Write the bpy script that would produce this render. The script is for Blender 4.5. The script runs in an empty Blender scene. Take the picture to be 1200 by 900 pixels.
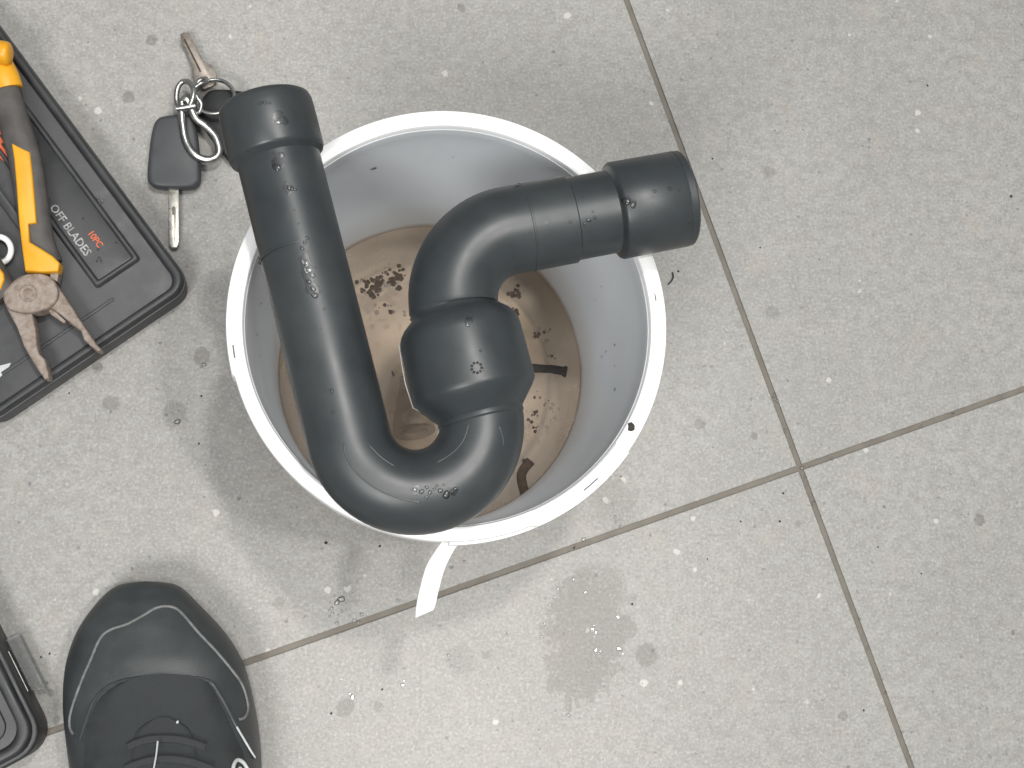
import bpy, bmesh, math, random
from mathutils import Vector, Matrix, noise
from mathutils.bvhtree import BVHTree

# ------------------------------------------------------------------ camera, world, lamps, exposure
scene = bpy.context.scene
COL = scene.collection
FPX, HCAM = 1600.0, 0.86835
CAM = Vector((-0.050227, -0.143023, HCAM))
CX, CY, CZ = Vector((0.992824, 0.0, 0.119586)), Vector((-0.019256, 0.986951, 0.159867)), Vector((-0.118025, -0.161023, 0.979868))
cd = bpy.data.cameras.new('camera'); cam = bpy.data.objects.new('camera', cd); COL.objects.link(cam)
cd.sensor_width = 36.0; cd.lens = FPX / 1200 * 36; cd.clip_start = 0.01; cd.clip_end = 50
M4 = Matrix((CX, CY, CZ)).transposed().to_4x4(); M4.translation = CAM
cam.matrix_world = M4
scene.camera = cam

world = bpy.data.worlds.new('World'); scene.world = world; world.use_nodes = True
bg = world.node_tree.nodes['Background']
bg.inputs['Color'].default_value = (0.93, 0.97, 1.0, 1); bg.inputs['Strength'].default_value = 0.22

def lamp(name, loc, power, size, color=(1, .97, .92), target=(0, 0, 0)):
    l = bpy.data.lights.new(name, 'AREA'); l.shape = 'DISK'; l.size = size; l.energy = power; l.color = color
    o = bpy.data.objects.new(name, l); COL.objects.link(o); o.location = loc
    o.rotation_euler = (Vector(target) - Vector(loc)).to_track_quat('-Z', 'Y').to_euler()
    return o
lamp('ceiling_lamp', (0.20, 0.44, 2.4), 17, 0.13)
lamp('ceiling_lamp', (0.60, -0.20, 2.4), 14.5, 0.12)
lamp('ceiling_lamp', (-0.75, -1.3, 2.3), 38, 0.8, (1, .985, .96))
def spot(loc, target, power, deg, blend, soft=.15):       # added spots shaped to imitate the floor pools around a camera holder's shadow
    l = bpy.data.lights.new('added_spot', 'SPOT'); l.energy = power; l.spot_size = math.radians(deg); l.spot_blend = blend; l.shadow_soft_size = soft; l.color = (1, .97, .92)
    o = bpy.data.objects.new('added_spot', l); COL.objects.link(o); o.location = loc
    o.rotation_euler = (Vector(target) - Vector(loc)).to_track_quat('-Z', 'Y').to_euler()
spot((0.02, -0.45, 2.4), (0.01, -0.225, 0), 72, 11.5, .8)
spot((-0.20, 0.75, 2.4), (-0.12, 0.47, 0), 55, 15, .5)
lb = lamp('ceiling_bounce', (0.25, 0.35, 2.6), 16, 2.2, (.95, .98, 1.0), (0.25, 0.35, 0))

vs = scene.view_settings
vs.view_transform = 'Standard'; vs.look = 'None'; vs.gamma = 1; vs.exposure = 0.16; vs.use_curve_mapping = False
scene.cycles.max_bounces = 10; scene.cycles.transparent_max_bounces = 12
scene.cycles.caustics_reflective = False; scene.cycles.caustics_refractive = False

# ------------------------------------------------------------------ helpers
def P(u, v, z):
    d = CX * ((u - 600) / FPX) - CY * ((v - 450) / FPX) - CZ
    t = (z - CAM.z) / d.z
    return CAM + d * t
def raydir(u, v):
    return (CX * ((u - 600) / FPX) - CY * ((v - 450) / FPX) - CZ).normalized()

def empty(name, loc, label, cat, group=None):
    o = bpy.data.objects.new(name, None); COL.objects.link(o); o.location = loc
    o.empty_display_size = .02
    o['label'] = label; o['category'] = cat
    if group: o['group'] = group
    return o
def root_of(o):
    p = Vector((0, 0, 0))
    while o is not None:
        p += o.location; o = o.parent
    return p
def link(name, verts, faces, mat, parent=None, smooth=True, origin=None):
    """verts in world coordinates"""
    base = root_of(parent) if parent else Vector((0, 0, 0))
    org = Vector(origin) if origin is not None else (Vector((0, 0, 0)) if parent is None else base)
    me = bpy.data.meshes.new(name)
    me.from_pydata([tuple(Vector(v) - org) for v in verts], [], faces)
    me.update()
    bm = bmesh.new(); bm.from_mesh(me); bmesh.ops.recalc_face_normals(bm, faces=bm.faces); bm.to_mesh(me); bm.free()
    if smooth:
        me.polygons.foreach_set('use_smooth', [True] * len(me.polygons))
        try: me.set_sharp_from_angle(angle=math.radians(38))
        except Exception: pass
    me.materials.append(mat)
    o = bpy.data.objects.new(name, me); COL.objects.link(o)
    if parent: o.parent = parent
    o.location = org - base
    return o
def tag(o, label, cat, group=None):
    o['label'] = label; o['category'] = cat
    if group: o['group'] = group
    return o

def catmull(pts, n=8, closed=False):
    pts = [Vector(p) for p in pts]; out = []
    m = len(pts); rng = m if closed else m - 1
    for i in range(rng):
        g = lambda k: pts[k % m] if closed else pts[max(0, min(m - 1, k))]
        p0, p1, p2, p3 = g(i - 1), g(i), g(i + 1), g(i + 2)
        for j in range(n):
            t = j / n
            out.append(.5 * ((2 * p1) + (p2 - p0) * t + (2 * p0 - 5 * p1 + 4 * p2 - p3) * t * t + (3 * p1 - p0 - 3 * p2 + p3) * t ** 3))
    if not closed: out.append(pts[-1])
    return out

def tube(path, rad, seg=12, closed=False, caps=True, squash=1.0, upv=None):
    path = [Vector(p) for p in path]; n = len(path)
    if not hasattr(rad, '__len__'): rad = [rad] * n
    V, F = [], []
    up = Vector(upv) if upv else Vector((0, 0, 1))
    prev = None
    for i in range(n):
        if closed: t = path[(i + 1) % n] - path[i - 1]
        else: t = path[min(n - 1, i + 1)] - path[max(0, i - 1)]
        t.normalize()
        if prev is None:
            a = up.cross(t)
            if a.length < 1e-3: a = Vector((1, 0, 0)).cross(t)
            a.normalize()
        else:
            a = prev - t * prev.dot(t); a.normalize()
        prev = a; b = t.cross(a)
        for k in range(seg):
            th = 2 * math.pi * k / seg
            V.append(path[i] + (a * math.cos(th) + b * math.sin(th) * squash) * rad[i])
    for i in range(n if closed else n - 1):
        j = (i + 1) % n
        for k in range(seg):
            k2 = (k + 1) % seg
            F.append((i * seg + k, i * seg + k2, j * seg + k2, j * seg + k))
    if caps and not closed:
        F.append(tuple(range(seg))[::-1]); F.append(tuple((n - 1) * seg + k for k in range(seg)))
    return V, F

def lathe_axis(o, d, prof, seg=64, closed=True):
    """prof: (along, radius) closed loop (wall section) or open"""
    d = Vector(d).normalized(); a = Vector((0, 0, 1)).cross(d)
    if a.length < 1e-3: a = Vector((1, 0, 0))
    a.normalize(); b = d.cross(a); o = Vector(o)
    V, F = [], []; m = len(prof)
    for (s, r) in prof:
        for k in range(seg):
            th = 2 * math.pi * k / seg
            V.append(o + d * s + (a * math.cos(th) + b * math.sin(th)) * r)
    for i in range(m if closed else m - 1):
        j = (i + 1) % m
        for k in range(seg):
            k2 = (k + 1) % seg
            F.append((i * seg + k, i * seg + k2, j * seg + k2, j * seg + k))
    return V, F

def join(parts):
    V, F = [], []
    for v, f in parts:
        n = len(V); V += list(v); F += [tuple(i + n for i in q) for q in f]
    return V, F

def prism(pts, z0, z1, bev=0.0006, taper=0.0, seg=2):
    """pts: world xy outline (Vectors) at z1; rounded upper edge"""
    c = sum((Vector((p[0], p[1], 0)) for p in pts), Vector()) / len(pts)
    area = sum(pts[i - 1][0] * pts[i][1] - pts[i][0] * pts[i - 1][1] for i in range(len(pts)))
    if area < 0: pts = pts[::-1]
    n = len(pts)
    nor = []
    for i in range(n):
        a, b, d = Vector(pts[i - 1][:2]), Vector(pts[i][:2]), Vector(pts[(i + 1) % n][:2])
        e1 = (b - a).normalized(); e2 = (d - b).normalized()
        m = Vector((e1.y + e2.y, -e1.x - e2.x))
        if m.length < 1e-4: m = Vector((e1.y, -e1.x))
        m.normalize(); k = max(.45, m.dot(Vector((e1.y, -e1.x)))); nor.append(m / k)
    rings = [(taper, z0), (0, z1 - bev)]
    for s in range(1, seg + 1):
        a = math.pi / 2 * s / seg
        rings.append((-bev * (1 - math.cos(a)), z1 - bev + bev * math.sin(a)))
    V, F = [], []
    for off, z in rings:
        for i in range(n):
            V.append(Vector((pts[i][0] + nor[i].x * off, pts[i][1] + nor[i].y * off, z)))
    for r in range(len(rings) - 1):
        for i in range(n):
            j = (i + 1) % n
            F.append((r * n + i, r * n + j, (r + 1) * n + j, (r + 1) * n + i))
    F.append(tuple(range(n))[::-1]); F.append(tuple((len(rings) - 1) * n + i for i in range(n)))
    return V, F
def ring_prism(outer, inner, z0, z1, dro=0.0, dri=0.0):
    """rim between two outlines of equal count (world xy), side walls drafted, crown slightly rounded"""
    n = len(outer); V, F = [], []
    def mix(a, b, t, z): return Vector((a[0] + (b[0] - a[0]) * t, a[1] + (b[1] - a[1]) * t, z))
    h = z1 - z0
    for t, z in ((-dro, z0), (0, z1 - .0012), (.15, z1 - .0003), (.35, z1), (.65, z1), (.85, z1 - .0003), (1, z1 - .0012), (1 + dri, z0)):
        for i in range(n): V.append(mix(outer[i], inner[i], t, z))
    for r in range(8):
        q = (r + 1) % 8
        for i in range(n):
            j = (i + 1) % n
            F.append((r * n + i, r * n + j, q * n + j, q * n + i))
    return V, F
def rrect(o, e1, e2, a0, a1, b0, b1, r, seg=6):
    """rounded rectangle outline in frame o + e1*a + e2*b"""
    out = []
    for (ca, cb, t0) in ((a1 - r, b1 - r, 0), (a0 + r, b1 - r, 90), (a0 + r, b0 + r, 180), (a1 - r, b0 + r, 270)):
        for k in range(seg + 1):
            t = math.radians(t0 + 90 * k / seg)
            p = o + e1 * (ca + r * math.cos(t)) + e2 * (cb + r * math.sin(t))
            out.append(Vector((p.x, p.y)))
    return out
def poly_px(px, z, smooth=0):
    w = [P(u, v, z) for u, v in px]
    if smooth: w = catmull(w, smooth, closed=True)
    return [Vector((p.x, p.y)) for p in w]
def bvh_of(objs):
    V, F = [], []
    for o in objs:
        off = root_of(o); n = len(V)
        V += [v.co + off for v in o.data.vertices]; F += [tuple(i + n for i in p.vertices) for p in o.data.polygons]
    return BVHTree.FromPolygons(V, F)
def hit(bvh, u, v):
    loc, nor, i, d = bvh.ray_cast(CAM, raydir(u, v))
    if loc is None: return None, None
    if nor.dot(raydir(u, v)) > 0: nor = -nor
    return loc, nor
def dome(c, n, r, h, seg=9, rings=3, seed=0, wob=.25):
    """water bead on a surface"""
    n = Vector(n).normalized(); a = n.orthogonal().normalized(); b = n.cross(a); c = Vector(c)
    rd = random.Random(seed); ph = [rd.uniform(0, 6.28) for _ in range(3)]
    V, F = [], []
    for i in range(rings):
        t = math.pi / 2 * i / rings
        for k in range(seg):
            th = 2 * math.pi * k / seg
            w = 1 + wob * (.6 * math.sin(2 * th + ph[0]) + .4 * math.sin(3 * th + ph[1]))
            V.append(c + (a * math.cos(th) + b * math.sin(th)) * r * w * math.cos(t) + n * (h * math.sin(t) - .0001))
    V.append(c + n * h)
    for i in range(rings - 1):
        for k in range(seg):
            k2 = (k + 1) % seg
            F.append((i * seg + k, i * seg + k2, (i + 1) * seg + k2, (i + 1) * seg + k))
    t = len(V) - 1
    for k in range(seg): F.append(((rings - 1) * seg + k, (rings - 1) * seg + (k + 1) % seg, t))
    F.append(tuple(range(seg))[::-1])
    return V, F
def lump(c, r, seed, flat=.6, seg=8, rings=5):
    rd = random.Random(seed); off = Vector((rd.uniform(0, 99), rd.uniform(0, 99), 0)); c = Vector(c); V, F = [], []
    for i in range(rings + 1):
        ph = math.pi * i / rings
        for k in range(seg):
            th = 2 * math.pi * k / seg
            d = Vector((math.sin(ph) * math.cos(th), math.sin(ph) * math.sin(th), math.cos(ph)))
            q = r * (1 + .55 * noise.noise(d * 1.6 + off))
            V.append(c + Vector((d.x * q, d.y * q, d.z * q * flat)))
    for i in range(rings):
        for k in range(seg):
            k2 = (k + 1) % seg
            F.append((i * seg + k, i * seg + k2, (i + 1) * seg + k2, (i + 1) * seg + k))
    return V, F

# ------------------------------------------------------------------ materials
class NT:
    def __init__(s, name):
        s.m = bpy.data.materials.new(name); s.m.use_nodes = True; s.t = s.m.node_tree; s.n = s.t.nodes
        s.b = s.n['Principled BSDF']; s.out = s.n['Material Output']
    def new(s, typ, **kw):
        x = s.n.new(typ)
        for k, v in kw.items(): setattr(x, k, v)
        return x
    def l(s, a, b): s.t.links.new(a, b)
    def val(s, sock, v):
        if hasattr(v, 'is_linked') or isinstance(v, bpy.types.NodeSocket): s.l(v, sock)
        else: sock.default_value = v
    def math(s, op, a, b=0.0, c=None, clamp=False):
        x = s.new('ShaderNodeMath', operation=op); x.use_clamp = clamp
        s.val(x.inputs[0], a); s.val(x.inputs[1], b)
        if c is not None: s.val(x.inputs[2], c)
        return x.outputs[0]
    def noise(s, vec, scale, detail=4, rough=.55, dist=0.0):
        x = s.new('ShaderNodeTexNoise'); x.inputs['Scale'].default_value = scale; x.inputs['Detail'].default_value = detail
        x.inputs['Roughness'].default_value = rough; x.inputs['Distortion'].default_value = dist
        if vec: s.l(vec, x.inputs['Vector'])
        return x.outputs['Fac']
    def ramp(s, fac, stops):
        x = s.new('ShaderNodeMapRange'); x.clamp = True
        s.l(fac, x.inputs['Value'])
        for nme, v in zip(('From Min', 'From Max', 'To Min', 'To Max'), stops): x.inputs[nme].default_value = v
        return x.outputs['Result']
    def mix(s, fac, a, b):
        x = s.new('ShaderNodeMix', data_type='RGBA')
        s.val(x.inputs['Factor'], fac)
        for sock, v in ((x.inputs[6], a), (x.inputs[7], b)):
            if isinstance(v, bpy.types.NodeSocket): s.l(v, sock)
            else: sock.default_value = (*v, 1)
        return x.outputs[2]
    def pos(s): return s.new('ShaderNodeNewGeometry').outputs['Position']
    def bump(s, h, strength, dist):
        x = s.new('ShaderNodeBump'); x.inputs['Strength'].default_value = strength; x.inputs['Distance'].default_value = dist
        s.l(h, x.inputs['Height']); s.l(x.outputs['Normal'], s.b.inputs['Normal'])
    def set(s, **kw):
        for k, v in kw.items():
            sock = s.b.inputs[k.replace('_', ' ')]
            if isinstance(v, bpy.types.NodeSocket): s.l(v, sock)
            else: sock.default_value = (*v, 1) if isinstance(v, tuple) else v

def worn(name, c1, c2, rough=(.35, .55), nscale=60, bump=.1, bdist=.0004, fine=900, metallic=0.0, **kw):
    t = NT(name); p = t.pos()
    n1 = t.noise(p, nscale, 5); n2 = t.noise(p, fine, 3)
    col = t.mix(t.ramp(n1, (.35, .68, 0, 1)), c1, c2)
    t.set(Base_Color=col, Roughness=t.ramp(n1, (.3, .7, rough[0], rough[1])), Metallic=metallic, **kw)
    if bump: t.bump(n2, bump, bdist)
    return t.m

M = {}
t = NT('black_pipe'); p = t.pos()
n1 = t.noise(p, 45, 5); n2 = t.noise(p, 700, 3); n3 = t.noise(p, 55, 3, .5, .3)
sm = None; sx = t.new('ShaderNodeSeparateXYZ'); t.l(p, sx.inputs[0])
for (u, v, r) in ((327, 141, 7), (333, 143, 5), (325, 190, 7), (338, 221, 6), (358, 306, 7), (362, 320, 9), (367, 338, 7), (736, 237, 6), (742, 240, 5), (548, 380, 4), (640, 262, 3), (486, 574, 5), (531, 574, 5)):
    w = P(u, v, .236); rm = r * .00042
    dd = t.math('SQRT', t.math('ADD', t.math('POWER', t.math('MULTIPLY', t.math('SUBTRACT', sx.outputs[0], w.x), 1 / rm), 2), t.math('POWER', t.math('MULTIPLY', t.math('SUBTRACT', sx.outputs[1], w.y), .8 / rm), 2)))
    m = t.ramp(t.math('ADD', dd, t.math('MULTIPLY_ADD', t.noise(p, 230, 3), 2.2, -1.1)), (.85, 1.0, 1, 0)); sm = m if sm is None else t.math('MAXIMUM', sm, m)
dust = t.ramp(t.noise(p, 18, 6, .65), (.5, .75, 0, .5))
c = t.mix(t.ramp(n1, (.35, .68, 0, 1)), (.029, .034, .037), (.037, .043, .046)); c = t.mix(dust, c, (.048, .052, .053)); c = t.mix(t.math('MULTIPLY', sm, .75), c, (.014, .016, .018))
t.set(Base_Color=c, Roughness=t.math('SUBTRACT', t.ramp(n1, (.3, .7, .35, .46)), t.math('MULTIPLY', sm, .08)))
t.bump(t.math('ADD', t.math('MULTIPLY', n2, .3), t.math('MULTIPLY', sm, .4)), .10, .0006)
M['black_pipe'] = t.m
M['black_pipe_in'] = worn('black_pipe_in', (.012, .013, .014), (.02, .021, .022), (.5, .6))
M['seam'] = worn('seam', (.035, .04, .043), (.05, .055, .058), (.3, .4))
M['glint_paint'] = worn('glint_paint', (.22, .23, .23), (.34, .35, .35), (.3, .4))
M['groove'] = worn('groove', (.012, .013, .014), (.02, .021, .022), (.3, .4))
M['white_rim'] = worn('white_rim', (.86, .87, .87), (.90, .905, .905), (.3, .42), 40, .03)
M['case'] = worn('case', (.042, .043, .046), (.062, .063, .066), (.38, .6), 70, .25, .0003, 1600)
M['case_dark'] = worn('case_dark', (.026, .027, .029), (.038, .039, .042), (.35, .55), 60, .2, .0003, 1500)
M['rubber'] = worn('rubber', (.065, .060, .058), (.10, .093, .088), (.5, .7), 90, .3, .0003, 1300)
M['yellow'] = worn('yellow', (.72, .33, .012), (.80, .40, .02), (.35, .5), 60, .08)
M['orange_print'] = worn('orange_print', (.62, .10, .03), (.70, .14, .05), (.45, .6))
M['white_print'] = worn('white_print', (.20, .20, .20), (.55, .55, .54), (.45, .6), 500)
M['dark_print'] = worn('dark_print', (.03, .025, .02), (.05, .04, .035), (.5, .6))
M['rust'] = worn('rust', (.21, .155, .125), (.36, .31, .27), (.5, .75), 260, .5, .0005, 900, metallic=.2)
M['chrome'] = worn('chrome', (.36, .36, .35), (.48, .48, .47), (.27, .42), 200, .05, metallic=1.0)
M['brass'] = worn('brass', (.19, .165, .14), (.28, .25, .22), (.35, .55), 300, .1, metallic=.55)
M['fob'] = worn('fob', (.042, .046, .050), (.056, .060, .064), (.42, .55), 80, .15, .0002, 2200)
M['blade'] = worn('blade', (.50, .48, .42), (.64, .62, .56), (.25, .4), 300, .08, metallic=.9)
M['leather'] = worn('leather', (.032, .036, .038), (.046, .051, .053), (.36, .52), 50, .35, .0004, 1400)
M['shoe_sole'] = worn('shoe_sole', (.036, .038, .038), (.055, .056, .055), (.6, .8), 60, .3)
M['shoe_mesh'] = worn('shoe_mesh', (.020, .023, .025), (.031, .035, .037), (.7, .9), 80, .6, .0006, 1700)
M['piping'] = worn('piping', (.10, .105, .105), (.19, .195, .195), (.5, .7), 260)
M['lace'] = worn('lace', (.02, .023, .025), (.03, .033, .035), (.7, .9), 300, .6, .0005, 2500)
M['lace_tip'] = worn('lace_tip', (.45, .47, .47), (.6, .62, .62), (.4, .6))
M['clear'] = None
M['debris'] = worn('debris', (.05, .034, .025), (.10, .072, .052), (.7, .9), 400, .4)
M['black_bits'] = worn('black_bits', (.02, .018, .016), (.045, .04, .035), (.6, .9), 300, .4)
M['stub'] = worn('stub', (.24, .18, .135), (.36, .285, .22), (.6, .8), 120)
M['slot_shade'] = worn('slot_shade', (.12, .12, .12), (.2, .2, .2), (.7, .9))
M['pale_patch'] = worn('pale_patch', (.45, .47, .48), (.55, .57, .58), (.4, .6))

# bucket wall: translucent white polypropylene with faint grey water marks
t = NT('bucket_plastic'); p = t.pos()
n1 = t.noise(p, 22, 6); n2 = t.noise(p, 160, 4)
c = t.mix(t.ramp(n1, (.35, .75, 0, 1)), (.90, .93, .96), (.87, .90, .93))
sep = t.new('ShaderNodeSeparateXYZ'); t.l(p, sep.inputs[0])
hz = t.math('ADD', sep.outputs[2], t.math('MULTIPLY', n1, .008))
c = t.mix(t.math('MULTIPLY', t.ramp(hz, (.039, .046, 1, 0)), .75), c, (.45, .36, .28))
c = t.mix(t.ramp(hz, (.04, .085, .28, 0)), c, (.62, .54, .46))
t.set(Base_Color=c, Roughness=.34)
tl = t.new('ShaderNodeBsdfTranslucent'); t.l(c, tl.inputs[0])
mx = t.new('ShaderNodeMixShader'); mx.inputs[0].default_value = .48; t.l(t.b.outputs[0], mx.inputs[1]); t.l(tl.outputs[0], mx.inputs[2]); t.l(mx.outputs[0], t.out.inputs['Surface'])
M['bucket'] = t.m
# silt on the bucket bottom
t = NT('silt'); p = t.pos()
n1 = t.noise(p, 34, 7, .65, .6); n2 = t.noise(p, 150, 5, .6)
c = t.mix(t.ramp(n1, (.38, .66, 0, 1)), (.70, .59, .49), (.58, .48, .39))
c = t.mix(t.ramp(n2, (.62, .74, 0, .6)), c, (.26, .19, .14))
t.set(Base_Color=c, Roughness=.8)
M['silt'] = t.m
# murky water: tinted see-through body with a little suspended silt and a reflecting surface
t = NT('dirty_water'); p = t.pos()
tr = t.new('ShaderNodeBsdfTransparent'); tr.inputs[0].default_value = (.93, .875, .80, 1)
df = t.new('ShaderNodeBsdfDiffuse'); df.inputs[0].default_value = (.60, .50, .405, 1)
gl = t.new('ShaderNodeBsdfGlossy'); gl.inputs['Roughness'].default_value = .02
mx = t.new('ShaderNodeMixShader'); t.l(t.ramp(t.noise(p, 20, 4), (.3, .7, .30, .42)), mx.inputs[0]); t.l(tr.outputs[0], mx.inputs[1]); t.l(df.outputs[0], mx.inputs[2])
fr = t.new('ShaderNodeFresnel'); fr.inputs[0].default_value = 1.33
m2 = t.new('ShaderNodeMixShader'); t.l(fr.outputs[0], m2.inputs[0]); t.l(mx.outputs[0], m2.inputs[1]); t.l(gl.outputs[0], m2.inputs[2])
bp = t.new('ShaderNodeBump'); bp.inputs['Strength'].default_value = .12; bp.inputs['Distance'].default_value = .002
t.l(t.noise(p, 30, 2), bp.inputs['Height']); t.l(bp.outputs[0], gl.inputs['Normal'])
t.l(m2.outputs[0], t.out.inputs['Surface'])
M['dirty_water'] = t.m
# clear water beads
t = NT('water_bead'); tr = t.new('ShaderNodeBsdfTransparent'); tr.inputs[0].default_value = (.93, .94, .94, 1)
gl = t.new('ShaderNodeBsdfGlossy'); gl.inputs['Roughness'].default_value = .17
fr = t.new('ShaderNodeFresnel'); fr.inputs[0].default_value = 1.6
mx = t.new('ShaderNodeMixShader'); t.l(fr.outputs[0], mx.inputs[0]); t.l(tr.outputs[0], mx.inputs[1]); t.l(gl.outputs[0], mx.inputs[2]); t.l(mx.outputs[0], t.out.inputs['Surface']); M['bead'] = t.m
t = NT('clear_plastic'); t.set(Base_Color=(.9, .92, .92), Roughness=.12, IOR=1.2, Transmission_Weight=.85, Alpha=.55); M['clear'] = t.m

# floor tile: fine-grained grey porcelain with pale and dark chips, wet marks where water has splashed
SPOTS = [  # u, v, radius px, strength, y stretch
    (688, 738, 50, .75, .80), (700, 700, 40, .55, 1.0), (680, 775, 40, .70, .9), (735, 738, 12, .6, 1.0), (758, 768, 13, .8, .8), (666, 820, 4, .6, .22), (676, 815, 4, .5, .25), (688, 812, 3, .5, .25), (645, 800, 4, .6, .3), (712, 805, 3, .5, .3),
    (237, 418, 10, .9, .9), (205, 487, 13, .6, .8), (130, 472, 9, .7, 1.0), (115, 430, 7, .6, 1.0), (177, 47, 7, .9, 1.0), (150, 114, 7, .9, 1.0),
    (404, 829, 9, .8, .9), (443, 827, 6, .6, .9), (540, 772, 16, .35, .9), (570, 768, 6, .6, 1.2), (541, 9, 6, .9, 1), (902, 201, 10, .55, 1.4), (905, 365, 8, .5, 1), (820, 497, 7, .7, 1), (884, 511, 5, .8, 1),
    (1148, 609, 7, .9, 1), (988, 839, 6, .8, 1), (936, 613, 5, .7, 1), (672, 703, 8, .9, .8), (420, 660, 12, .35, .6), (720, 590, 26, .45, .8), (868, 380, 6, .4, 1), (327, 707, 7, .6, 1), (60, 812, 4, 1.0, .8), (66, 843, 5, .9, .8)]
t = NT('floor_tile'); p = t.pos()
oi = t.new('ShaderNodeObjectInfo')
nA = t.noise(p, 9, 5, .6); nB = t.noise(p, 120, 6, .7); nC = t.noise(p, 520, 4, .65); nD = t.noise(p, 38, 5, .6)
c = t.mix(t.ramp(nA, (.3, .7, 0, 1)), (.300, .294, .279), (.355, .348, .331))
c = t.mix(t.ramp(nB, (.36, .62, .75, 0)), c, (.235, .226, .212))
c = t.mix(t.ramp(nC, (.53, .70, 0, .65)), c, (.47, .46, .435))
c = t.mix(t.ramp(nC, (.31, .46, .55, 0)), c, (.165, .16, .153))
c = t.mix(t.ramp(nD, (.56, .72, 0, .22)), c, (.40, .35, .29))
dv = t.new('ShaderNodeVectorMath', operation='MULTIPLY_ADD'); nz = t.new('ShaderNodeTexNoise'); nz.inputs['Scale'].default_value = 260; t.l(p, nz.inputs['Vector'])
t.l(nz.outputs['Color'], dv.inputs[0]); dv.inputs[1].default_value = (.0035,) * 3; t.l(p, dv.inputs[2])
def chips(scale, size, keep, col, col_in, strength=.9):
    v = t.new('ShaderNodeTexVoronoi'); v.inputs['Scale'].default_value = scale; t.l(dv.outputs[0], v.inputs['Vector'])
    sc = t.new('ShaderNodeSeparateColor'); t.l(v.outputs['Color'], sc.inputs[0])
    rad = t.math('MULTIPLY', sc.outputs[1], size)
    inside = t.math('SUBTRACT', rad, v.outputs['Distance'])
    m = t.math('MULTIPLY', t.ramp(inside, (0, size * .18, 0, strength)), t.math('GREATER_THAN', sc.outputs[0], keep))
    return t.mix(m, col_in, col)
c = chips(85, .24, .86, (.56, .545, .515), c, .7)
c = chips(95, .17, .86, (.14, .135, .13), c, .75)
c = chips(34, .15, .84, (.27, .262, .25), c, .5)
c = chips(190, .24, .80, (.15, .145, .14), c, .6)
# worn-on wet marks
wet = None
wn = t.noise(p, 75, 5, .7); wn2 = t.noise(p, 420, 3, .6)
wob = t.math('MULTIPLY_ADD', wn2, .7, t.math('MULTIPLY_ADD', wn, 1.8, -1.25))
sp = t.new('ShaderNodeSeparateXYZ'); t.l(p, sp.inputs[0])
for (u, v, r, s, st) in SPOTS:
    w = P(u, v, 0); rm = r / 1840
    dx = t.math('MULTIPLY', t.math('SUBTRACT', sp.outputs[0], w.x), 1 / rm)
    dy = t.math('MULTIPLY', t.math('SUBTRACT', sp.outputs[1], w.y), st / rm)
    d = t.math('SQRT', t.math('ADD', t.math('MULTIPLY', dx, dx), t.math('MULTIPLY', dy, dy)))
    m = t.math('MULTIPLY', t.ramp(t.math('ADD', d, wob), (.86, 1.08, 1, 0)), s)
    wet = m if wet is None else t.math('MAXIMUM', wet, m)
cm = t.mix(.38, (1, 1, 1), (0, 0, 0))
mul = t.new('ShaderNodeMix', data_type='RGBA', blend_type='MULTIPLY'); t.l(wet, mul.inputs['Factor']); t.l(c, mul.inputs[6]); mul.inputs[7].default_value = (.62, .61, .59, 1)
t.set(Base_Color=mul.outputs[2], Roughness=t.math('SUBTRACT', t.ramp(nB, (.3, .7, .46, .60)), t.math('MULTIPLY', wet, .06)))
t.bump(t.math('ADD', nC, t.math('MULTIPLY', nB, .6)), .16, .0005)
M['tile'] = t.m
t = NT('grout'); p = t.pos(); n1 = t.noise(p, 70, 5); n2 = t.noise(p, 900, 4)
t.set(Base_Color=t.mix(t.ramp(n1, (.3, .7, 0, 1)), (.135, .120, .100), (.205, .187, .160)), Roughness=t.ramp(n1, (.3, .7, .55, .85)))
t.bump(n2, .5, .0008); M['grout'] = t.m

# ------------------------------------------------------------------ floor
X0 = P(938, 548, 0)
ed = ((P(1075, 900, 0) - P(730, 0, 0)).normalized() * 1.0); eh = (P(1200, 458, 0) - P(285, 768, 0)).normalized()
tdir = (eh + Vector((-ed.y, ed.x, 0)) * 1).normalized(); ndir = Vector((-tdir.y, tdir.x, 0))
fl = link('floor', [(-3, -3, -.0016), (3, -3, -.0016), (3, 3, -.0016), (-3, 3, -.0016)], [(0, 1, 2, 3)], M['grout'], smooth=False)
fl['kind'] = 'structure'
S, J, BV = 0.60, 0.0018, 0.0006
tm = None
for i in range(-2, 2):
    for j in range(-2, 2):
        if tm is None:
            pts = [Vector(a) for a in ((J, J), (S - J, J), (S - J, S - J), (J, S - J))]
            V, F = prism([Vector((a.x, a.y)) for a in pts], -.009, 0.0, BV, 0, 3)
            tm = bpy.data.meshes.new('tile'); tm.from_pydata([tuple(v) for v in V], [], F); tm.update(); tm.materials.append(M['tile'])
        o = bpy.data.objects.new('tile', tm); COL.objects.link(o); o.parent = fl
        org = X0 + tdir * (i * S) + ndir * (j * S)
        o.location = (org.x, org.y, random.Random(i * 7 + j).uniform(-.0002, 0)); o.rotation_euler = (0, 0, math.atan2(tdir.y, tdir.x))

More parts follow.
